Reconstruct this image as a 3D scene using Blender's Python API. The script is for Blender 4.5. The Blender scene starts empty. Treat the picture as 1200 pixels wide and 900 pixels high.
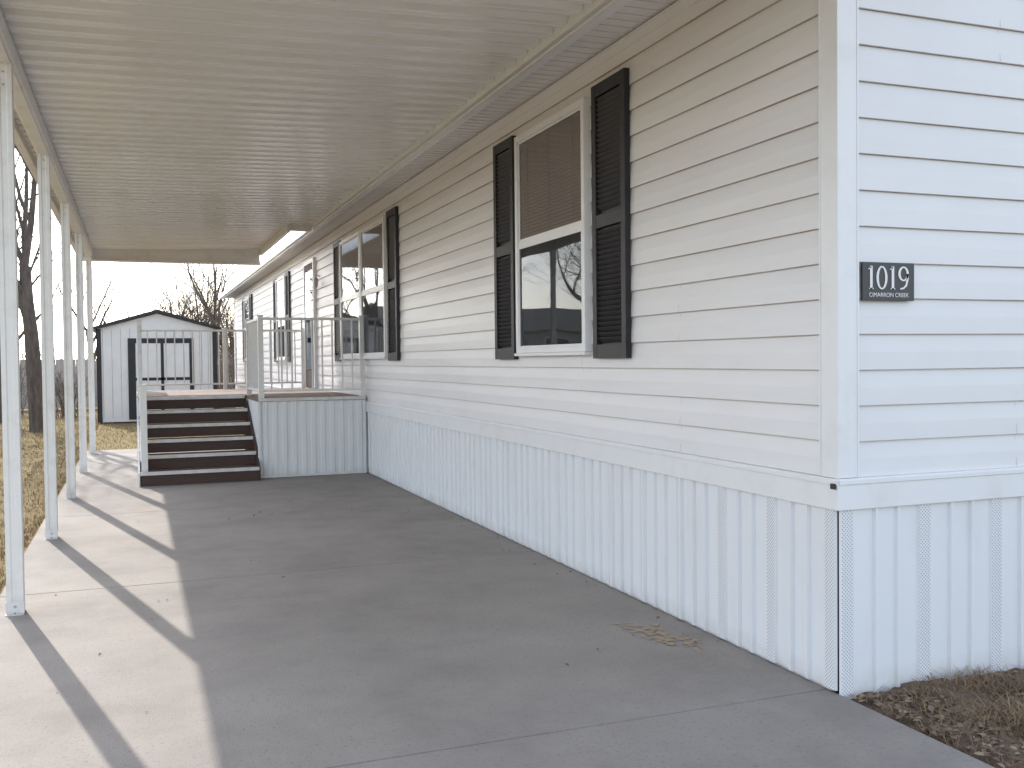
import bpy, math, random
from mathutils import Vector, Matrix, noise
random.seed(7)
S=bpy.context.scene
R=math.radians

# ---------------------------------------------------------------- helpers
class MB:
    def __init__(s): s.v=[];s.f=[];s.m=[]
    def add(s,vs,fs,m=0):
        o=len(s.v); s.v+= [tuple(v) for v in vs]
        for f in fs: s.f.append(tuple(i+o for i in f)); s.m.append(m)
    def quad(s,a,b,c,d,m=0): s.add([a,b,c,d],[(0,1,2,3)],m)
    def box(s,x0,x1,y0,y1,z0,z1,m=0):
        v=[(x,y,z) for z in (z0,z1) for y in (y0,y1) for x in (x0,x1)]
        s.add(v,[(0,2,3,1),(4,5,7,6),(0,1,5,4),(2,6,7,3),(0,4,6,2),(1,3,7,5)],m)
    def bar(s,p,q,w,h,m=0,up=(0,0,1)):
        p=Vector(p);q=Vector(q);d=(q-p).normalized();u=Vector(up)
        if abs(d.dot(u))>.98:u=Vector((0,1,0))
        a=d.cross(u).normalized()*w/2;b=a.cross(d).normalized()*h/2
        v=[p-a-b,p+a-b,p+a+b,p-a+b,q-a-b,q+a-b,q+a+b,q-a+b]
        s.add(v,[(0,1,2,3),(7,6,5,4),(0,4,5,1),(1,5,6,2),(2,6,7,3),(3,7,4,0)],m)
    def tube(s,pts,rs,n=6,m=0):
        vs=[];fs=[]
        for i,p in enumerate(pts):
            p=Vector(p)
            d=(Vector(pts[min(i+1,len(pts)-1)])-Vector(pts[max(i-1,0)])).normalized()
            u=Vector((0,0,1)) if abs(d.z)<.9 else Vector((1,0,0))
            a=d.cross(u).normalized();b=d.cross(a)
            for k in range(n):
                t=2*math.pi*k/n
                vs.append(p+(a*math.cos(t)+b*math.sin(t))*rs[i])
        for i in range(len(pts)-1):
            for k in range(n):
                fs.append((i*n+k,i*n+(k+1)%n,(i+1)*n+(k+1)%n,(i+1)*n+k))
        s.add(vs,fs,m)
    def obj(s,name,mats,parent=None,bevel=0,smooth=False):
        me=bpy.data.meshes.new(name); me.from_pydata(s.v,[],s.f)
        for m in mats: me.materials.append(m)
        me.polygons.foreach_set('material_index',s.m)
        if smooth: me.polygons.foreach_set('use_smooth',[True]*len(s.f))
        me.update()
        o=bpy.data.objects.new(name,me); S.collection.objects.link(o)
        if parent:o.parent=parent
        if bevel:
            b=o.modifiers.new('bev','BEVEL');b.width=bevel;b.segments=2;b.limit_method='ANGLE'
        return o
def empty(name):
    o=bpy.data.objects.new(name,None);S.collection.objects.link(o);return o

def M(name,c1,c2=None,scale=3,rough=.5,bump=0,bscale=60,stretch=(1,1,1),lo=.35,hi=.65,metal=0,c3=None,s3=.6,spec=.5,grime=None,speck=None):
    m=bpy.data.materials.new(name);m.use_nodes=True;nt=m.node_tree;N=nt.nodes;L=nt.links
    b=N['Principled BSDF'];b.inputs['Roughness'].default_value=rough;b.inputs['Metallic'].default_value=metal
    b.inputs['Specular IOR Level'].default_value=spec
    b.inputs['Base Color'].default_value=(*c1,1)
    tc=N.new('ShaderNodeTexCoord')
    mp=N.new('ShaderNodeMapping');mp.inputs['Scale'].default_value=stretch
    L.new(tc.outputs['Object'],mp.inputs[0])
    def nz(sc,det,src,a,bb):
        n=N.new('ShaderNodeTexNoise');n.inputs['Scale'].default_value=sc;n.inputs['Detail'].default_value=det;n.inputs['Roughness'].default_value=.65
        L.new(src,n.inputs[0])
        r=N.new('ShaderNodeMapRange');r.inputs[1].default_value=a;r.inputs[2].default_value=bb
        L.new(n.outputs[0],r.inputs[0]);return r.outputs[0]
    def mixc(fac,A,B):
        x=N.new('ShaderNodeMix');x.data_type='RGBA'
        L.new(fac,x.inputs[0])
        for i,v in ((6,A),(7,B)):
            if isinstance(v,tuple): x.inputs[i].default_value=(*v,1)
            else: L.new(v,x.inputs[i])
        return x.outputs[2]
    if c2:
        out=mixc(nz(scale,8,mp.outputs[0],lo,hi),c1,c2)
        if c3: out=mixc(nz(s3,5,tc.outputs['Object'],.45,.68),out,c3)
        if speck: out=mixc(nz(speck[0],2,tc.outputs['Object'],.58,.72),out,speck[1])
        if grime:
            sp=N.new('ShaderNodeSeparateXYZ');L.new(tc.outputs['Object'],sp.inputs[0])
            r=N.new('ShaderNodeMapRange');r.inputs[1].default_value=grime[0];r.inputs[2].default_value=-.02;r.inputs[3].default_value=0;r.inputs[4].default_value=1
            L.new(sp.outputs[2],r.inputs[0])
            ml=N.new('ShaderNodeMath');ml.operation='MULTIPLY';L.new(r.outputs[0],ml.inputs[0]);L.new(nz(9,6,tc.outputs['Object'],.3,.7),ml.inputs[1])
            out=mixc(ml.outputs[0],out,grime[1])
        L.new(out,b.inputs['Base Color'])
    if bump:
        n=N.new('ShaderNodeTexNoise');n.inputs['Scale'].default_value=bscale;n.inputs['Detail'].default_value=6
        L.new(tc.outputs['Object'],n.inputs[0])
        bp=N.new('ShaderNodeBump');bp.inputs['Strength'].default_value=bump;bp.inputs['Distance'].default_value=.01
        L.new(n.outputs[0],bp.inputs['Height']);L.new(bp.outputs[0],b.inputs['Normal'])
    return m

m_siding=M('vinyl_siding',(.80,.785,.795),(.73,.71,.715),scale=1.5,rough=.42,bump=.06,bscale=9,stretch=(1,.35,2.2),lo=.4,hi=.75)
m_lip=M('siding_lap_brown',(.40,.33,.28),(.58,.52,.47),scale=2,rough=.8)  # darker brown tone for course undersides, lower edges and seams
m_siding2=M('vinyl_siding_end',(.79,.785,.79),(.74,.735,.74),scale=1.2,rough=.42,bump=.06,bscale=9,lo=.4,hi=.75)
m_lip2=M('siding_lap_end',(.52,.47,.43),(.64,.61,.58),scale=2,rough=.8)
m_skirt=M('skirting_vinyl',(.80,.81,.825),(.73,.73,.735),scale=4,rough=.45,stretch=(1,1,.3),lo=.5,hi=.85,bump=.04,bscale=12,grime=(.10,(.60,.57,.53)))
m_trim=M('white_trim',(.82,.82,.83),(.74,.73,.72),scale=5,rough=.4,lo=.5,hi=.85)
m_paint=M('white_painted_metal',(.80,.79,.77),(.66,.64,.60),scale=6,rough=.4,lo=.5,hi=.8,bump=.03,bscale=40,grime=(.12,(.45,.40,.34)))
m_ceil=M('carport_pan',(.85,.84,.82),(.74,.72,.68),scale=2.4,rough=.22,stretch=(.35,2.5,1),lo=.42,hi=.78,bump=.05,bscale=14,c3=(.80,.78,.75),s3=.5)
m_roofwhite=M('roof_metal',(.75,.75,.74),(.6,.59,.56),rough=.5)
m_black=M('black_shutter',(.014,.013,.018),(.024,.022,.028),scale=8,rough=.5,bump=.1,bscale=80)
m_conc=M('concrete',(.325,.292,.262),(.255,.23,.208),scale=2.2,rough=.85,bump=.3,bscale=140,c3=(.355,.32,.288),s3=.7,speck=(55,(.22,.195,.175)))
m_joint=M('joint',(.08,.07,.06),(.14,.12,.1),rough=.95)
m_deck=M('deck_boards',(.12,.07,.05),(.17,.11,.08),scale=10,rough=.75,stretch=(8,1,1))
m_riser=M('stair_riser',(.06,.034,.026),(.085,.05,.04),scale=10,rough=.7,stretch=(1,8,8))
m_nose=M('nosing',(.76,.74,.72),(.6,.56,.53),scale=8,rough=.5)
m_dark=M('interior_dark',(.02,.02,.022),rough=.9)
m_blind=M('blind_slat',(.42,.33,.30),(.37,.29,.265),rough=.5)
m_shing=M('shingles',(.10,.095,.09),(.05,.048,.045),scale=25,rough=.9,bump=.4,bscale=50)
m_shedw=M('shed_panel',(.84,.83,.81),(.78,.77,.75),scale=3,rough=.6)
m_bark=M('bark',(.16,.13,.11),(.08,.065,.055),scale=14,rough=.95,bump=.7,bscale=25,stretch=(1,1,.25))
m_twig=M('twigs',(.20,.16,.13),(.12,.095,.08),scale=9,rough=.95)
m_lawn=M('dry_lawn',(.31,.235,.12),(.18,.135,.07),scale=9,rough=1,bump=.8,bscale=45,c3=(.26,.215,.10),s3=.35,spec=.1)
m_soil=M('soil',(.13,.09,.065),(.22,.165,.12),scale=14,rough=1,bump=1,bscale=40,spec=.1)
m_leafA=M('dry_leaf_a',(.26,.17,.11),(.15,.10,.07),scale=20,rough=.9)
m_leafB=M('dry_leaf_b',(.36,.28,.19),(.24,.18,.12),scale=20,rough=.9)
m_blade=M('dry_blade',(.40,.30,.15),(.27,.20,.10),scale=8,rough=.9,spec=.2)
m_blade2=M('dead_blade',(.30,.20,.14),(.19,.13,.09),scale=12,rough=.9,spec=.2)
m_asph=M('asphalt',(.07,.07,.07),(.05,.05,.05),scale=10,rough=.9,bump=.3)
m_fence=M('weathered_fence',(.46,.43,.40),(.34,.31,.29),scale=6,rough=.8,stretch=(1,1,.2))
m_stucco=M('neighbour_wall',(.5,.47,.43),(.45,.42,.38),rough=.8)
m_signb=M('sign_face',(.03,.03,.035),(.04,.04,.045),rough=.35)
m_signw=M('sign_letter',(.8,.8,.8),rough=.4)
m_metal=M('galv',(.4,.4,.4),(.3,.28,.26),rough=.4,metal=.8)
m_flake=M('mud_flake',(.44,.34,.24),(.36,.28,.2),scale=20,rough=1)
m_ever=M('conifer_needles',(.045,.06,.035),(.07,.08,.05),scale=5,rough=.9)

def perf():
    m=M('perforated_vent',(.78,.79,.81),None,rough=.45);nt=m.node_tree;N=nt.nodes;L=nt.links;b=N['Principled BSDF']
    tc=N.new('ShaderNodeTexCoord');sp=N.new('ShaderNodeSeparateXYZ');L.new(tc.outputs['Object'],sp.inputs[0])
    def mt(op,a,bb):
        n=N.new('ShaderNodeMath');n.operation=op
        for i,v in enumerate((a,bb)):
            if isinstance(v,(int,float)):n.inputs[i].default_value=v
            else:L.new(v,n.inputs[i])
        return n.outputs[0]
    a=mt('ADD',sp.outputs[0],sp.outputs[1]);z=sp.outputs[2]
    p=mt('MULTIPLY',mt('ADD',a,z),62);q=mt('MULTIPLY',mt('SUBTRACT',a,z),62)
    p=mt('SUBTRACT',mt('FRACT',p,0),.5);q=mt('SUBTRACT',mt('FRACT',q,0),.5)
    d=mt('ADD',mt('MULTIPLY',p,p),mt('MULTIPLY',q,q))
    k=mt('LESS_THAN',d,.045)
    x=N.new('ShaderNodeMix');x.data_type='RGBA';x.inputs[6].default_value=(.77,.78,.8,1);x.inputs[7].default_value=(.2,.2,.21,1)
    L.new(k,x.inputs[0]);L.new(x.outputs[2],b.inputs['Base Color']);return m
m_perf=perf()
def glass(name,ior,tint):
    m=bpy.data.materials.new(name);m.use_nodes=True;nt=m.node_tree;N=nt.nodes;L=nt.links
    N.clear();o=N.new('ShaderNodeOutputMaterial');mx=N.new('ShaderNodeMixShader')
    t=N.new('ShaderNodeBsdfTransparent');t.inputs[0].default_value=(tint,tint*1.0,tint*.99,1)
    g=N.new('ShaderNodeBsdfGlossy');g.inputs['Roughness'].default_value=.015;g.inputs[0].default_value=(.88,.93,1,1)
    fr=N.new('ShaderNodeFresnel');fr.inputs[0].default_value=ior
    tc=N.new('ShaderNodeTexCoord');n=N.new('ShaderNodeTexNoise');n.inputs['Scale'].default_value=1.6;n.inputs['Detail'].default_value=0
    bp=N.new('ShaderNodeBump');bp.inputs['Strength'].default_value=.10;bp.inputs['Distance'].default_value=.02
    L.new(tc.outputs['Object'],n.inputs[0]);L.new(n.outputs[0],bp.inputs['Height'])
    L.new(bp.outputs[0],g.inputs['Normal'])
    L.new(fr.outputs[0],mx.inputs[0]);L.new(t.outputs[0],mx.inputs[1]);L.new(g.outputs[0],mx.inputs[2]);L.new(mx.outputs[0],o.inputs[0])
    return m
m_glass=glass('window_glass',1.65,.95)
def mesh_screen():
    m=bpy.data.materials.new('screen_mesh');m.use_nodes=True;nt=m.node_tree;N=nt.nodes;L=nt.links
    b=N['Principled BSDF'];b.inputs['Base Color'].default_value=(.04,.042,.05,1);b.inputs['Roughness'].default_value=.8
    t=N.new('ShaderNodeBsdfTransparent');mx=N.new('ShaderNodeMixShader');mx.inputs[0].default_value=.25
    L.new(t.outputs[0],mx.inputs[1]);L.new(b.outputs[0],mx.inputs[2]);L.new(mx.outputs[0],N['Material Output'].inputs[0]);return m
m_mesh=mesh_screen()

# ---------------------------------------------------------------- dimensions
W=2.70; YC=3.29; YE=29.5; XE=W+8.2
ZB0,ZB1=.765,.895; ZT=3.27

# ---------------------------------------------------------------- HOUSE
house=empty('mobile_home')
def siding(mb,a0,a1,step,fn,z0,z1,h,m,ml,seed):
    n=max(1,int((a1-a0)/step));al=[a0+(a1-a0)*i/n for i in range(n+1)]
    k=0;z=z0
    while z<z1-1e-4:
        zt=min(z+h,z1)
        def jz(a,zz): return zz+.0016*noise.noise(Vector((a*.9,zz*7,seed)))
        def jo(a,zz): return .0016*noise.noise(Vector((a*1.3,zz*5,seed+9)))
        for i in range(n):
            A,B=al[i],al[i+1]
            oA=.017+jo(A,z);oB=.017+jo(B,z)
            zA=jz(A,z);zB=jz(B,z);tA=jz(A,zt) if zt<z1 else zt;tB=jz(B,zt) if zt<z1 else zt
            mA,mB_=zA+(tA-zA)*.5,zB+(tB-zB)*.5
            P=[fn(A,oA,zA),fn(B,oB,zB),fn(B,.0135,mB_),fn(A,.0135,mA),fn(B,.004,tB),fn(A,.004,tA)]
            mb.add(P,[(0,1,2,3),(3,2,4,5)],m)
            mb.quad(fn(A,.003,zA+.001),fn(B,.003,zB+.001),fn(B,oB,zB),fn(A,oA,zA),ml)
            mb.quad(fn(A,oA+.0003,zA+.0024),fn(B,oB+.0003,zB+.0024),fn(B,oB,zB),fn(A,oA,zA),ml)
        rs=random.Random(seed*100+k//2)
        s=a0+rs.uniform(.8,3.6)
        while s<a1-.2:
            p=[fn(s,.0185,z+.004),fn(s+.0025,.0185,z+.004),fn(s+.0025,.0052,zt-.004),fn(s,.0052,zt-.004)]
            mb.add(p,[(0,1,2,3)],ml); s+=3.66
        z=zt;k+=1
H=.1485
mb=MB()
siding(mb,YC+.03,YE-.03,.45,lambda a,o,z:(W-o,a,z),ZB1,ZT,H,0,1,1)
mb.box(W+.002,W+.06,YC,YE,0.9,ZT+.1,0)
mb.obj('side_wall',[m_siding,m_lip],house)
mb=MB()
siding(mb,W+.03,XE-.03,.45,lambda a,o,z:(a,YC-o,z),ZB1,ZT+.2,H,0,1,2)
mb.box(W+.01,XE-.01,YC+.002,YC+.06,0.9,ZT+.2,0)
ap=ZT+.2
mb.add([(W-.0,YC-.004,ap),(XE,YC-.004,ap),((W+XE)/2,YC-.004,ap+1.1)],[(0,1,2)],0)
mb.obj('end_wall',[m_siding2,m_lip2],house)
mb=MB()
mb.box(W,XE,YE-.06,YE,0,ZT+.2);mb.box(XE-.06,XE,YC,YE,0,ZT+.2)
mb.add([(W,YE,ap),(XE,YE,ap),((W+XE)/2,YE,ap+1.1)],[(0,1,2)],0)
mb.obj('rear_walls',[m_siding2],house)

def skirt(mb,a0,a1,fn,z0,z1,vent_until,vents=True):
    P=.406;a=a0
    prof=[]
    while a<a1:
        v=vents and a<vent_until
        if v:
            prof+=[(a,.004,0),(a+.006,.015,1),(a+.064,.015,0),(a+.07,.004,0)]
        else:
            prof+=[(a,.004,0),(a+.008,.022,0),(a+.026,.022,0),(a+.034,.004,0),(a+.052,.004,0),(a+.058,.012,0),(a+.066,.012,0),(a+.072,.004,0)]
        for t in (.17,.285):
            prof+=[(a+t,.004,0),(a+t+.006,.020,0),(a+t+.020,.020,0),(a+t+.026,.004,0)]
        a+=P
    prof.append((a1,.004,0))
    prof=[p for p in prof if p[0]<=a1]
    for p,q in zip(prof,prof[1:]):
        mb.quad(fn(p[0],p[1],z0),fn(q[0],q[1],z0),fn(q[0],q[1],z1),fn(p[0],p[1],z1),p[2])
mb=MB()
skirt(mb,YC+.0,YE,lambda a,o,z:(W-o-.006,a,z),.012,ZB0+.01,4.3)
mb.box(W+.004,W+.05,YC,YE,-.05,.88,0)
mb.obj('side_skirting',[m_skirt,m_perf],house)
mb=MB()
skirt(mb,W-.01,XE,lambda a,o,z:(a,YC-o-.006,z),-.06,ZB0+.01,99)
mb.box(W+.004,XE,YC+.004,YC+.05,-.08,.88,0)
mb.obj('end_skirting',[m_skirt,m_perf],house)
mb=MB()
mb.box(W-.034,W+.002,YC-.0,YE,ZB0,ZB1)
mb.box(W-.040,W-.0345,YC-.03,YE,ZB1-.026,ZB1-.006)
mb.box(W-.036,XE,YC-.034,YC-.001,ZB0+.001,ZB1+.001)
mb.box(W-.03,XE,YC-.040,YC-.0345,ZB1-.024,ZB1-.004)
mb.obj('bottom_band',[m_trim],house,bevel=.003)
mb=MB()
mb.box(W-.028,W-.002,YC-.026,YC+.085,ZB1+.002,ZT+.15)
mb.box(W-.0275,W+.075,YC-.028,YC-.002,ZB1+.003,ZT+.15)
mb.box(W-.031,W-.0282,YC+.078,YC+.088,ZB1+.004,ZT+.15)
mb.box(W+.068,W+.078,YC-.031,YC-.0282,ZB1+.004,ZT+.15)
mb.box(W-.028,W-.002,YE-.085,YE+.02,ZB1+.002,ZT)
mb.obj('corner_trim',[m_trim],house,bevel=.003)
mb=MB()
mb.box(W-.022,W-.0,YC+.09,YE,ZT-.075,ZT-.01)
mb.box(W-.03,W-.0225,YC+.09,YE,ZT-.022,ZT-.012)
mb.obj('frieze_trim',[m_siding],house)
mb=MB();mb.box(W-.05,W-.041,YC-.03,YC-.005,ZB0+.09,ZB0+.112);mb.obj('corner_clip',[m_black],house)
mb=MB()
xm=(W+XE)/2
for sx,xe in ((-1,W-.32),(1,XE+.32)):
    zE=ZT+.13;zR=ZT+1.42
    y0,y1=YC-.25,YE+.3
    mb.add([(xe,y0,zE),(xe,y1,zE),(xm,y1,zR),(xm,y0,zR)],[(0,1,2,3)],0)
    mb.add([(xe,y0,zE-.05),(xe,y1,zE-.05),(xm,y1,zR-.05),(xm,y0,zR-.05)],[(0,1,2,3)],1)
    for y in (y0,y1-.02):
        mb.add([(xe,y,zE-.16),(xe,y+.02,zE-.16),(xe,y+.02,zE+.01),(xe,y,zE+.01),(xm,y,zR-.16),(xm,y+.02,zR-.16),(xm,y+.02,zR+.01),(xm,y,zR+.01)],[(0,1,2,3),(4,7,6,5),(0,4,5,1),(1,5,6,2),(2,6,7,3),(3,7,4,0)],1)
mb.obj('roof',[m_shing,m_trim],house)
mb=MB()
mb.box(W-.28,W-.001,YC-.2,YE+.28,ZT+.001,ZT+.02,0)
y=YC-.2
while y<YE:
    mb.box(W-.27,W-.03,y,y+.012,ZT-.004,ZT+.0,0);y+=.1
mb.box(W-.34,W-.285,YC-.24,YE+.29,ZT-.03,ZT+.125,1)
mb.box(W-.38,W-.341,YC-.24,YE+.29,ZT-.005,ZT+.11,1)
mb.obj('soffit_and_gutter',[m_siding,m_trim],house)

def shutter(y0,y1,z0,z1,par):
    mb=MB();xo=W-.052;xi=W-.016
    w=.055
    mb.box(xo,xi,y0,y0+w,z0,z1);mb.box(xo,xi,y1-w,y1,z0,z1)
    zm=(z0+z1)/2
    for a,b in ((z0,z0+.085),(zm-.04,zm+.04),(z1-.075,z1)): mb.box(xo+.001,xi,y0+w,y1-w,a,b)
    mb.box(xi-.006,xi-.001,y0+w,y1-w,z0,z1)
    z=z0+.1
    while z<z1-.09:
        if not(zm-.06<z<zm+.045):
            mb.bar((xo+.018,y0+w,z+.012),(xo+.018,y1-w,z+.012),.006,.038,0,up=(-.55,0,.83))
        z+=.031
    mb.obj('shutter',[m_black],par,bevel=.002)
def window(y0,y1,z0,z1,par):
    mb=MB();t=.045;x0=W-.062;x1=W-.010;zm=(z0+z1)/2
    mb.box(x0,x1,y0,y0+t,z0,z1);mb.box(x0,x1,y1-t,y1,z0,z1)
    mb.box(x0,x1,y0+t,y1-t,z1-t,z1);mb.box(x0,x1,y0+t,y1-t,z0,z0+t*.8)
    mb.box(x0-.012,x1,y0-.012,y1+.012,z0-.022,z0-.001)
    mb.box(x0+.008,x1-.02,y0+t,y1-t,zm-.018,zm+.022)
    for a,b,xx in ((zm+.022,z1-t,x0+.014),(z0+t*.8,zm-.018,x0+.006)):
        mb.box(xx,xx+.012,y0+t,y0+t+.018,a,b);mb.box(xx,xx+.012,y1-t-.018,y1-t,a,b)
        mb.box(xx,xx+.012,y0+t+.018,y1-t-.018,b-.016,b);mb.box(xx,xx+.012,y0+t+.018,y1-t-.018,a,a+.016)
    mb.obj('window_frame',[m_trim],par,bevel=.002)
    mb=MB();mb.box(W-.024,W-.021,y0+t,y1-t,z0+.03,z1-.04,0)
    z=zm+.03
    while z<z1-t-.005:
        mb.bar((W-.034,y0+t+.002,z),(W-.034,y1-t-.002,z),.0015,.022,1,up=(-.42,0,.9));z+=.0255
    for f in (.15,.5,.85):
        yy=y0+t+(y1-y0-2*t)*f;mb.box(W-.0415,W-.0405,yy-.002,yy+.002,zm+.02,z1-t,1)
    mb.obj('window_interior',[m_dark,m_blind],par)
    # glass faces outward (-X)
    mb=MB();mb.quad((W-.0455,y0+t,z1-t),(W-.0455,y1-t,z1-t),(W-.0455,y1-t,z0+t*.8),(W-.0455,y0+t,z0+t*.8))
    mb.obj('window_glass',[m_glass],par)
    mb=MB();mb.quad((W-.0515,y0+t,zm-.02),(W-.0515,y1-t,zm-.02),(W-.0515,y1-t,z0+t*.8),(W-.0515,y0+t,z0+t*.8))
    mb.obj('insect_screen',[m_mesh],par)
ZW0,ZW1=1.445,3.035
window(5.60,6.80,ZW0,ZW1,house)
shutter(5.07,5.51,1.40,3.07,house);shutter(6.87,7.29,1.40,3.07,house)
window(10.92,12.20,ZW0,ZW1,house);window(12.22,13.50,ZW0,ZW1,house)
shutter(10.40,10.83,1.40,3.07,house);shutter(13.58,14.0,1.40,3.07,house)
window(18.9,20.1,ZW0,ZW1,house);shutter(18.4,18.83,1.40,3.07,house);shutter(20.17,20.6,1.40,3.07,house)
window(25.2,26.4,ZW0,ZW1,house);shutter(24.7,25.13,1.4,3.07,house);shutter(26.47,26.9,1.4,3.07,house)
mb=MB();y0,y1,z0,z1=15.65,16.62,.97,3.05
mb.box(W-.06,W-.01,y0,y0+.07,z0,z1,0);mb.box(W-.06,W-.01,y1-.07,y1,z0,z1,0);mb.box(W-.06,W-.01,y0+.07,y1-.07,z1-.07,z1,0)
mb.box(W-.045,W-.012,y0+.07,y1-.07,z0,z1-.07,4)
mb.box(W-.052,W-.0455,y0+.15,y0+.82,z0+.3,z1-.18,2)
mb.box(W-.09,W-.053,y0+.12,y0+.15,z0+.95,z0+1.08,3)
mb.obj('front_door',[m_trim,m_shedw,m_glass,m_metal,m_riser],house,bevel=.002)
mb=MB();mb.tube([(W-.02,15.3,2.72),(W-.07,15.3,2.74),(W-.08,15.3,2.68)],[.01,.01,.01],8)
mb.tube([(W-.08,15.3,2.70),(W-.08,15.3,2.67),(W-.08,15.3,2.56),(W-.08,15.3,2.54)],[.012,.035,.028,.008],10)
mb.obj('porch_lamp',[m_metal],house)

# ---------------------------------------------------------------- SIGN
sign=empty('house_number_sign')
mb=MB();mb.box(2.792,3.062,YC-.034,YC-.022,1.628,1.785);mb.obj('plaque',[m_signb],sign,bevel=.002)
mb=MB();YS=YC-.0362
def stroke(pts,ws):
    L=[];Rr=[]
    for i,p in enumerate(pts):
        a=Vector(pts[max(i-1,0)]);b=Vector(pts[min(i+1,len(pts)-1)]);d=(b-a).normalized();n=Vector((-d.y,d.x))*ws[i]/2
        L.append(Vector(p)+n);Rr.append(Vector(p)-n)
    for i in range(len(pts)-1):
        mb.quad(*[(v.x,YS,v.y) for v in (Rr[i],Rr[i+1],L[i+1],L[i])])
hb,ht=1.674,1.770;hh=ht-hb
def one(cx):
    stroke([(cx,hb),(cx,ht)],[.0135]*2);stroke([(cx-.012,hb+.0025),(cx+.012,hb+.0025)],[.005]*2)
    stroke([(cx,ht-.004),(cx-.014,ht-.014)],[.007,.004])
def ring(cx,cz,rx,rz,a0=0,a1=360):
    n=28;pts=[];ws=[]
    for i in range(n+1):
        t=R(a0+(a1-a0)*i/n);pts.append((cx+rx*math.cos(t),cz+rz*math.sin(t)));ws.append(.006+.0065*abs(math.cos(t))**1.5)
    stroke(pts,ws)
x0=2.927-.092
one(x0);ring(x0+.055,(hb+ht)/2,.0225,hh/2-.0025);one(x0+.112)
cx=x0+.168;ring(cx,ht-.030,.0215,.0275)
stroke([(cx+.0215,ht-.030),(cx+.021,ht-.05),(cx+.014,hb+.018),(cx+.0,hb+.006),(cx-.018,hb+.003)],[.0125,.012,.010,.008,.006])
mb.obj('numerals',[m_signw],sign)
c=bpy.data.curves.new('txt','FONT');c.body='CIMARRON CREEK';c.size=.0245;c.align_x='CENTER';c.extrude=.0005
o=bpy.data.objects.new('lettering',c);S.collection.objects.link(o);c.materials.append(m_signw)
o.location=(2.927,YC-.0357,1.643);o.rotation_euler=(R(90),0,0);o.parent=sign

# ---------------------------------------------------------------- CARPORT
cp=empty('carport')
def zr(x): return 3.215+(x+.66)*.03
def pans(mb,ya,yb,xa,xb):
    P=.2032;y=ya;prof=[]
    while y<yb:
        prof+=[(y,0),(y+.026,0),(y+.034,.008),(y+.042,0),(y+.070,0),(y+.092,.05),(y+.155,.05),(y+.178,0)]
        y+=P
    prof=[p for p in prof if p[0]<yb]+[(yb,0)]
    xs=[xa+(xb-xa)*i/6 for i in range(7)]
    for p,q in zip(prof,prof[1:]):
        for x0,x1 in zip(xs,xs[1:]):
            s=lambda x,y:-.006*math.sin((x-xa)/(xb-xa)*math.pi)+.004*noise.noise(Vector((x*.7,y*.8,3)))
            mb.quad((x0,p[0],zr(x0)+p[1]+s(x0,p[0])),(x1,p[0],zr(x1)+p[1]+s(x1,p[0])),(x1,q[0],zr(x1)+q[1]+s(x1,q[0])),(x0,q[0],zr(x0)+q[1]+s(x0,q[0])))
XL=-.80;Y0=2.3;YN=13.8;YR=16.9
mb=MB()
pans(mb,Y0,YN,XL,2.318);pans(mb,YN+.001,YR,XL,1.97)
mb.obj('roof_pans',[m_ceil],cp)
mb=MB()
mb.add([(XL,Y0,zr(XL)+.07),(2.318,Y0,zr(2.3)+.07),(2.318,YN,zr(2.3)+.07),(XL,YN,zr(XL)+.07)],[(0,1,2,3)])
mb.add([(XL,YN,zr(XL)+.07),(1.97,YN,zr(1.97)+.07),(1.97,YR,zr(1.97)+.07),(XL,YR,zr(XL)+.07)],[(0,1,2,3)])
mb.obj('roof_top',[m_roofwhite],cp)
mb=MB()
mb.box(-.715,-.605,Y0,YR,3.085,3.195)
mb.box(-.70,-.62,Y0,YR,3.07,3.084)
mb.box(-.86,-.80,Y0-.03,YR+.03,3.14,3.31)
mb.box(-.80,1.97,YR,YR+.04,3.02,3.345)
mb.box(-.80,1.97,YR-.05,YR-.001,3.02,3.05)
mb.box(-.80,2.318,Y0-.04,Y0,3.13,3.37)
mb.box(1.971,2.02,YN-.02,YR+.04,3.19,3.36)
mb.box(2.021,2.318,YN+.001,YN+.045,3.21,3.37)
mb.box(2.319,2.345,Y0,YN,3.225,3.238)
mb.obj('beams_and_fascia',[m_paint],cp,bevel=.004)
def post(x,y,z0,z1):
    mb=MB();s=.043;g=.012;d=.006
    ring=[(-s,-s),(-g*1.6,-s),(-g,-s+d),(g,-s+d),(g*1.6,-s),(s,-s),(s,-g*1.6),(s-d,-g),(s-d,g),(s,g*1.6),(s,s),(g*1.6,s),(g,s-d),(-g,s-d),(-g*1.6,s),(-s,s),(-s,g*1.6),(-s+d,g),(-s+d,-g),(-s,-g*1.6)]
    n=len(ring)
    mb.add([(x+a,y+b,z0) for a,b in ring]+[(x+a,y+b,z1) for a,b in ring],[(i,(i+1)%n,(i+1)%n+n,i+n) for i in range(n)])
    mb.box(x-s-.004,x+s+.004,y-s-.005,y-s-.0005,z0,z0+.07,0)
    mb.box(x-s-.004,x+s+.004,y-s-.045,y-s-.005,z0,z0+.005,0)
    mb.tube([(x,y-s-.0055,z0+.04),(x,y-s-.010,z0+.04)],[.008,.006],6,1)
    mb.tube([(x,y-s-.027,z0+.004),(x,y-s-.027,z0+.012)],[.008,.006],6,1)
    for zz in (z1-.05,z1-.12): mb.tube([(x,y-s-.0005,zz),(x,y-s-.006,zz)],[.007,.005],6,1)
    mb.obj('post',[m_paint,m_metal],cp)
for y in (3.62,6.16,8.70,11.24,13.80,16.7): post(-.66,y,0,3.075)

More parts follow.
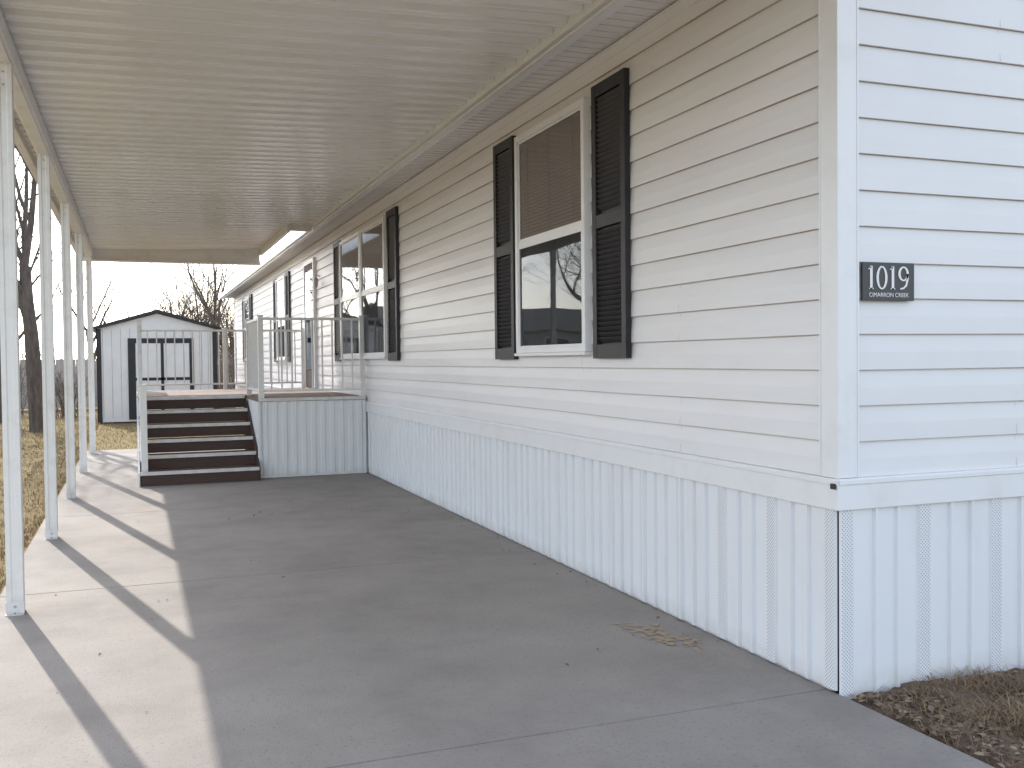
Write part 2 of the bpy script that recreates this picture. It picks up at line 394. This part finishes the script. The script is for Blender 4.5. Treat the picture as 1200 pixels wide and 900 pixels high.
# ---------------------------------------------------------------- DECK
dk=empty('entry_deck')
DZ=.96;DY=12.06;DYE=16.75;DX=1.36;ST=13.45
mb=MB()
mb.box(DX,W-.04,DY,ST,DZ-.04,DZ,0);mb.box(0,W-.04,ST+.001,DYE,DZ-.04,DZ,0)
mb.box(DX,W-.04,DY-.018,DY-.001,DZ-.035,DZ+.004,1)
mb.obj('deck_floor',[m_deck,m_nose],dk,bevel=.003)
def rib(mb,a0,a1,fn,z0,z1,P=.115):
    a=a0;prof=[]
    while a<a1: prof+=[(a,0),(a+.045,0),(a+.053,.014),(a+.10,.014),(a+.108,0)];a+=P
    prof=[p for p in prof if p[0]<a1]+[(a1,0)]
    for p,q in zip(prof,prof[1:]): mb.quad(fn(p[0],p[1],z0),fn(q[0],q[1],z0),fn(q[0],q[1],z1),fn(p[0],p[1],z1))
mb=MB()
rib(mb,DX,W-.045,lambda a,o,z:(a,DY+.012-o,z),.01,DZ-.041)
rib(mb,ST,DYE,lambda a,o,z:(.01-o,a,z),.01,DZ-.041)
rib(mb,DY,ST,lambda a,o,z:(DX+.02-o,a,z),.01,DZ-.041)
mb.box(DX-.012,DX+.02,DY-.016,DY+.02,.005,DZ-.042);mb.box(W-.075,W-.042,DY-.012,DY+.01,.005,DZ-.042)
mb.box(DX+.02,W-.076,DY-.012,DY-.003,.005,.035)
mb.obj('deck_skirting',[m_skirt],dk)
mb=MB();n=6;rz=DZ/n;y=11.86;tr=.305
for i in range(n):
    zt=rz*(i+1)
    yy=y+tr*i
    ye=ST if i==n-1 else yy+tr+.02
    mb.box(.03,1.33,yy+.02,yy+.035,rz*i+.004,zt-.035,1)
    if yy<ST: 
        mb.box(.03,1.33,yy+.003,min(ye,ST),zt-.034,zt-.003,0)
        mb.box(.02,1.335,yy-.008,yy+.002,zt-.036,zt+.002,2)
        mb.box(.02,1.335,yy+.002,yy+.03,zt-.002,zt+.002,2)
for xs in (.0,1.332):
    v=[(xs,11.865,0),(xs,ST,0),(xs,ST,DZ-.005),(xs,11.865+5*tr,DZ-.005),(xs,11.865,rz-.005)]
    v2=[(a+.018,b,c) for a,b,c in v]
    mb.add(v+v2,[(0,1,2,3,4),(9,8,7,6,5),(0,4,9,5),(4,3,8,9),(3,2,7,8)],1 if xs>1 else 3)
mb.obj('stairs',[m_deck,m_riser,m_nose,m_skirt],dk)
def rail(mb,p,q,z0,z1,sp=.125):
    p=Vector(p);q=Vector(q);L=(q-p).length
    a=lambda v,z:(v.x,v.y,v.z+z)
    mb.bar(a(p,z1),a(q,z1),.045,.032);mb.bar(a(p,z0),a(q,z0),.028,.028)
    n=max(2,round(L/sp))
    for i in range(1,n):
        c=p.lerp(q,i/n);mb.bar(a(c,z0+.012),a(c,z1-.014),.019,.019)
mb=MB();RH=.96
def newel(x,y,z0,z1,w=.06):
    mb.box(x-w/2,x+w/2,y-w/2,y+w/2,z0,z1);mb.box(x-w/2-.008,x+w/2+.008,y-w/2-.008,y+w/2+.008,z1,z1+.014)
rail(mb,(DX+.04,DY+.04,DZ),(W-.07,DY+.04,DZ),.09,RH)
rail(mb,(DX+.04,DY+.04,DZ),(DX+.04,ST,DZ),.09,RH)
rail(mb,(.04,ST,DZ),(.04,DYE-.05,DZ),.09,RH)
rail(mb,(.04,DYE-.05,DZ),(W-.07,DYE-.05,DZ),.09,RH,.14)
for x,y in ((DX+.04,DY+.04),(DX+.04,ST),(.04,ST),(.04,DYE-.05),(1.36,DYE-.05),(W-.07,DYE-.05),(W-.07,DY+.04)): newel(x,y,DZ,DZ+RH+.03)
newel(.07,11.95,.16,1.14,.07)
rail(mb,(.04,11.95,.16),(.04,ST,DZ),.12,.92,.14)
mb.obj('railing',[m_paint],dk,bevel=.002)

# ---------------------------------------------------------------- SHED
sh=empty('garden_shed')
x0,x1,y0,y1=-.86,1.86,25.3,28.3;ze=2.22;za=2.60;xm=(x0+x1)/2
mb=MB()
mb.box(x0,x1,y0,y1,0,ze,0)
mb.add([(x0,y0,ze),(x1,y0,ze),(xm,y0,za)],[(0,1,2)],0);mb.add([(x0,y1,ze),(x1,y1,ze),(xm,y1,za)],[(0,1,2)],0)
a=x0+.12
while a<x1: mb.box(a,a+.008,y0-.004,y0-.0005,.1,ze,2);a+=.2
for a in (x0-.01,x1-.09): mb.box(a,a+.1,y0-.02,y0-.005,0,ze,1)
mb.box(x0-.015,x0-.001,y0-.02,y0+.1,0,ze,1)
dx0,dx1=-.18,1.32
for a,b,c,d in ((dx0,dx0+.17,.05,2.0),(dx1-.1,dx1,.05,2.0),(dx0+.17,dx1-.1,1.88,2.0),(xm-.0+.06,xm+.13,.05,1.88),(dx0+.17,dx1-.1,.05,.13),(dx0+.17,dx1-.1,.98,1.05)):
    mb.box(a,b,y0-.03,y0-.006,c,d,1)
mb.box(dx0+.17,dx1-.1,y0-.02,y0-.0055,.13,1.88,0)
mb.obj('shed_body',[m_shedw,m_black,m_fence],sh)
mb=MB()
for xa,s in ((x0-.12,1),(x1+.12,-1)):
    zE=ze-.03
    v=[(xa,y0-.15,zE),(xm,y0-.15,za+.02),(xm,y1+.15,za+.02),(xa,y1+.15,zE)]
    v2=[(a,b,c+.07) for a,b,c in v]
    mb.add(v+v2,[(0,1,2,3),(7,6,5,4),(0,4,5,1),(3,2,6,7),(0,3,7,4)],0)
mb.obj('shed_roof',[m_black],sh)

# ---------------------------------------------------------------- GROUND
mb=MB();mb.quad((-600,-600,-.035),(600,-600,-.035),(600,900,-.035),(-600,900,-.035));mb.obj('lawn_ground',[m_lawn])
mb=MB()
ys=[-5.0,-3.12,.12,3.36,6.60,9.84,13.08,17.2]
for a,b in zip(ys,ys[1:]): mb.box(-.80,W-.005,a+.004,b-.004,-.12,0,0)
mb.box(-.79,W-.01,-5,17.2,-.13,-.012,1)
mb.obj('concrete_driveway',[m_conc,m_joint],bevel=.004)
mb=MB();mb.quad((-80,-14,-.015),(80,-14,-.015),(80,-5.2,-.015),(-80,-5.2,-.015));mb.obj('road',[m_asph])
mb=MB();mb.box(-80,80,-5.2,-5.02,-.1,.0);mb.obj('kerb',[m_conc])
mb=MB()
nx,ny=60,40
vs=[];fs=[]
for j in range(ny):
    for i in range(nx):
        x=W+i*.06;y=.9+(YC-.005-.9)*j/(ny-1)
        vs.append((x,y,-.022+.035*noise.noise(Vector((x*4,y*4,0)))+.02*noise.noise(Vector((x*13,y*13,0)))+(.0 if i<2 else .014)))
for j in range(ny-1):
    for i in range(nx-1): fs.append((j*nx+i,j*nx+i+1,(j+1)*nx+i+1,(j+1)*nx+i))
mb.add(vs,fs);mb.obj('soil_bed',[m_soil],smooth=True)
def blade(mb,x,y,z,h,w,m,lean=.6):
    t=random.uniform(0,6.28);l=random.uniform(.1,lean)*h;dx,dy=math.cos(t)*l,math.sin(t)*l
    px,py=-math.sin(t)*w,math.cos(t)*w
    mb.add([(x-px,y-py,z),(x+px,y+py,z),(x+dx*.4+px*.7,y+dy*.4+py*.7,z+h*.6),(x+dx*.4-px*.7,y+dy*.4-py*.7,z+h*.6),(x+dx,y+dy,z+h)],[(0,1,2,3),(3,2,4)],m)
def leaf(mb,x,y,z,s,m):
    t=random.uniform(0,6.28);a=Vector((math.cos(t),math.sin(t),random.uniform(-.3,.3)))*s;b=Vector((-math.sin(t),math.cos(t),random.uniform(-.4,.4)))*s*.5
    c=Vector((x,y,z+s*.2));cu=Vector((0,0,s*random.uniform(.1,.4)))
    mb.add([c-a,c-a*.3+b+cu,c+a*.4+b*.8+cu,c+a,c+a*.4-b*.8+cu,c-a*.3-b+cu],[(0,1,5),(1,2,4,5),(2,3,4)],m)
mb=MB()
for i in range(14000):
    x=W+.03+abs(random.gauss(0,1.1));y=YC-.06-abs(random.gauss(0,.7))
    d=noise.noise(Vector((x*3,y*3,5)))
    if d<-.2 and random.random()<.7: continue
    if y<1 or x>5.6: continue
    blade(mb,x,y,-.03,random.uniform(.02,.06)*(1+max(0,d)*1.4),random.uniform(.0014,.003),random.choice((0,0,1)),2.6)
for i in range(1800):
    x=W+.02+abs(random.gauss(0,1.2));y=YC-.05-abs(random.gauss(0,.7))
    if y<1: continue
    leaf(mb,x,y,-.005,random.uniform(.008,.024),random.choice((2,2,3)))
mb.obj('dead_plant_litter',[m_blade2,m_blade,m_leafA,m_leafB])
mb=MB()
for i in range(34000):
    y=3+ (random.random()**1.6)*26
    x=-.83-abs(random.random()**1.5)*4
    if noise.noise(Vector((x*1.2,y*1.2,8)))<-.25 and random.random()<.7: continue
    blade(mb,x,y,-.037,random.uniform(.025,.06),random.uniform(.002,.0045),random.choice((0,0,1)),1.6)
for i in range(9000):
    y=random.uniform(17.2,32);x=random.uniform(-3,2.6)
    blade(mb,x,y,-.037,random.uniform(.03,.06),.005,0,1.6)
mb.obj('lawn_grass',[m_blade,m_blade2])
mb=MB()
for i in range(900):
    y=random.uniform(5,24);x=-.85-random.random()**1.4*3.5
    leaf(mb,x,y,.015,random.uniform(.02,.04),random.choice((0,1,1)))
for i in range(110):
    x=random.uniform(-.6,W-.1);y=random.uniform(4,11.8)
    if random.random()<.75: x=W-.03-random.random()**2*.2
    leaf(mb,x,y,.002,random.uniform(.006,.016),0)
for x,y in ((.98,9.1),(1.05,9.3),(1.4,9.9),(1.35,8.7),(.75,9.0),(1.12,9.1)): leaf(mb,x,y,.003,.028,0)
mb.obj('fallen_leaves',[m_leafA,m_leafB])
mb=MB()
for i in range(170):
    t=random.gauss(0,.12);x=2.44+random.gauss(0,.045)-t*.3;y=4.33+t*1.2
    r=abs(random.gauss(.006,.010))+.002;n=7
    vs=[(x+math.cos(k/n*6.28)*r*random.uniform(.5,1.3),y+math.sin(k/n*6.28)*r*random.uniform(.5,1.3),.002+i*.00001) for k in range(n)]
    mb.add(vs,[tuple(range(n))])
mb.obj('dried_mud_flakes',[m_flake])

# ---------------------------------------------------------------- TREES
def tree_mesh(name,seed,height,r0,levels=6,spread=.55):
    rd=random.Random(seed);mb=MB()
    def br(p,d,r,L,lv):
        n=5 if lv==0 else 3
        pts=[p.copy()];rs=[r];q=p.copy();dd=d.copy()
        r1=r*(.62 if lv==0 else .5)
        kids=[]
        for i in range(n):
            dd=(dd+Vector((rd.gauss(0,.09),rd.gauss(0,.09),rd.gauss(.03,.06)))*(1 if lv else .4)).normalized()
            q=q+dd*L/n;pts.append(q.copy());rr=r+(r1-r)*(i+1)/n;rs.append(rr)
            kids.append((q.copy(),dd.copy(),rr,(i+1)/n))
        sides=8 if lv==0 else (5 if lv<3 else 3)
        if lv>=levels: rs[-1]=.0015
        mb.tube(pts,rs,sides,0 if lv<3 else 1)
        if lv>=levels: return
        for (kp,kd,kr,f) in kids:
            if lv==0 and f<.55: continue
            cnt=1 if f<1 else 2
            if lv<2 and f>=1: cnt=3
            for c in range(cnt):
                if f<1 and rd.random()<(.25 if lv<3 else .45): continue
                ax=Vector((rd.gauss(0,1),rd.gauss(0,1),rd.gauss(0,1)));ax=(ax-kd*ax.dot(kd)).normalized()
                ang=rd.uniform(.25,.55) if f>=1 else rd.uniform(.5,.9)
                nd=(kd*math.cos(ang*spread/.55)+ax*math.sin(ang*spread/.55)+Vector((0,0,.15))).normalized()
                br(kp,nd,max(.003,kr*rd.uniform(.5,.72)),L*rd.uniform(.55,.78),lv+1)
    br(Vector((0,0,-.1)),Vector((0,0,1)),r0,height*.36,0)
    me=bpy.data.meshes.new(name);me.from_pydata(mb.v,[],mb.f);me.materials.append(m_bark);me.materials.append(m_twig)
    me.polygons.foreach_set('material_index',mb.m);me.update();return me
TM=[tree_mesh('tree_a',3,9,.15,5),tree_mesh('tree_b',11,10,.18,5),tree_mesh('tree_c',23,6.5,.12,5,.7)]
def tree(k,x,y,rot,s):
    o=bpy.data.objects.new('bare_tree',TM[k]);S.collection.objects.link(o);o.location=(x,y,-.03);o.rotation_euler=(0,0,R(rot));o.scale=(s,s,s)
for t in [(1,-1.95,23.0,10,1.0),(0,-3.1,27,80,.9),(2,1.3,38,140,1.0),(2,3.0,36,300,.9),(2,2.2,41,30,1.1),
          (1,-4.5,42,250,1.0),(2,-.3,47,77,1.0),(0,-1.3,36,190,.8),(1,2.7,37,100,.8),
          (1,-6.6,22,120,1.0),(0,-8.2,26,200,1.1),(1,-11,27,310,1.1),(2,-6.2,17.5,15,1.1),(0,-12.5,33,70,1.2),(2,-9.3,21,160,1.1),
          (2,-7.3,24,250,1.2),(0,-9.2,30,10,1.0),(2,-5.6,19.8,95,.9)]: tree(*t)
def shrub(x,y,h,n,seed,name='bare_shrub',r=.01):
    rd=random.Random(seed);mb=MB()
    for i in range(n):
        t=rd.uniform(0,6.28);l=rd.uniform(.1,.5)*h
        p=Vector((x+rd.gauss(0,.15),y+rd.gauss(0,.15),-.05));e=p+Vector((math.cos(t)*l,math.sin(t)*l,h*rd.uniform(.6,1)))
        m=p.lerp(e,.5)+Vector((rd.gauss(0,.05),rd.gauss(0,.05),.05))
        mb.tube([p,m,e],[r,r*.7,.002],3)
        for k in range(7):
            s=m.lerp(e,rd.random());mb.tube([s,s+Vector((rd.gauss(0,.15),rd.gauss(0,.15),rd.uniform(.05,.3)))*(h/1.9)],[r*.5,.0015],3)
    mb.obj(name,[m_twig])
shrub(2.2,31.0,1.9,90,1);shrub(-1.7,28.5,1.3,70,2);shrub(3.2,33,2.2,90,3);shrub(-3.4,31,1.6,70,4)
shrub(2.0,40,4.2,150,7,r=.022);shrub(3.6,39,4.6,150,8,r=.022)
mb=MB();rd=random.Random(4)
for i in range(5200):
    k=rd.randrange(5);cx,cy,hh_=((-9.5,24,2.6),(-11.5,27,3.2),(-13.5,31,2.8),(-8.6,19,1.8),(-15.5,35,3.4))[k]
    u=rd.random();a=rd.uniform(0,6.28);rr=(1-u)**.6*1.3*rd.uniform(.6,1.1)
    p=Vector((cx+math.cos(a)*rr,cy+math.sin(a)*rr,u*hh_))
    d=Vector((math.cos(a),math.sin(a),rd.uniform(.2,1.2))).normalized()*rd.uniform(.15,.3);s=Vector((-math.sin(a),math.cos(a),rd.uniform(-.5,.5)))*.06
    mb.add([p-s,p+s,p+d],[(0,1,2)],0)
mb.obj('juniper_hedge',[m_ever])

fe=MB();x=-26
while x<16:
    h=1.55+random.uniform(-.012,.012)
    fe.box(x,x+.138,34.0,34.02,0,h,0);x+=.145
for z in (.4,1.25): fe.box(-26,16,34.021,34.06,z,z+.08,0)
fe.obj('board_fence',[m_fence])
nh=empty('neighbour_house')
mb=MB();a0,a1,b0,b1=-25,-6.2,46,54
mb.box(a0,a1,b0,b1,0,2.9,0)
for i in range(5):
    xx=a0+2+i*3.8;mb.box(xx,xx+1.2,b0-.03,b0-.002,1.2,2.4,1);mb.box(xx-.08,xx+1.28,b0-.02,b0-.0015,1.12,2.48,2)
mb.obj('walls',[m_stucco,m_dark,m_trim],nh)
mb=MB();ym=(b0+b1)/2
mb.add([(a0-.4,b0-.4,2.85),(a1+.4,b0-.4,2.85),(a1+.4,ym,4.2),(a0-.4,ym,4.2),(a0-.4,b1+.4,2.85),(a1+.4,b1+.4,2.85)],[(0,1,2,3),(3,2,5,4),(0,3,4),(1,5,2)],0)
mb.obj('roof',[m_shing],nh)
mb=MB();rd=random.Random(5)
for i in range(900):
    a=rd.uniform(-60,60);x=a;y=85+rd.uniform(0,20);h=rd.uniform(3,6.5)*(.7+.4*noise.noise(Vector((a*.1,0,0))))
    l=rd.gauss(0,.8);mb.tube([(x,y,0),(x+l*.4,y,h*.5),(x+l,y,h)],[.07,.05,.01],3)
mb.obj('distant_trees',[m_twig])

# ---------------------------------------------------------------- LIGHT
EL=33.8;AZ=-13.5
w=bpy.data.worlds.new('World');S.world=w;w.use_nodes=True;nt=w.node_tree
sky=nt.nodes.new('ShaderNodeTexSky');sky.sky_type='NISHITA';sky.sun_disc=False;sky.sun_elevation=R(EL);sky.sun_rotation=R(AZ)
sky.air_density=1.0;sky.dust_density=1.3;sky.ozone_density=1.8
hs=nt.nodes.new('ShaderNodeHueSaturation');hs.inputs['Saturation'].default_value=.55
nt.links.new(sky.outputs[0],hs.inputs['Color'])
nt.links.new(hs.outputs[0],nt.nodes['Background'].inputs[0]);nt.nodes['Background'].inputs[1].default_value=.44
sl=bpy.data.lights.new('sun','SUN');sl.energy=5;sl.angle=R(.5);sl.color=(1,.94,.86)
so=bpy.data.objects.new('sun',sl);S.collection.objects.link(so)
d=Vector((math.sin(R(AZ))*math.cos(R(EL)),math.cos(R(AZ))*math.cos(R(EL)),math.sin(R(EL))))
so.rotation_euler=d.to_track_quat('Z','Y').to_euler();so.location=d*50
S.view_settings.view_transform='Standard'
S.view_settings.look='None'
# ---------------------------------------------------------------- CAMERA
cd=bpy.data.cameras.new('camera');cam=bpy.data.objects.new('camera',cd);S.collection.objects.link(cam);S.camera=cam
cd.sensor_width=36;cd.lens=34.5;cd.clip_end=2000;cd.clip_start=.05
th=R(20.94);pt=R(1.44)
f=Vector((math.sin(th)*math.cos(pt),math.cos(th)*math.cos(pt),-math.sin(pt)))
q=f.to_track_quat('-Z','Y').to_matrix().to_4x4()
cam.matrix_world=Matrix.Translation((0,0,1.4))@q@Matrix.Rotation(R(-.6),4,'Z')
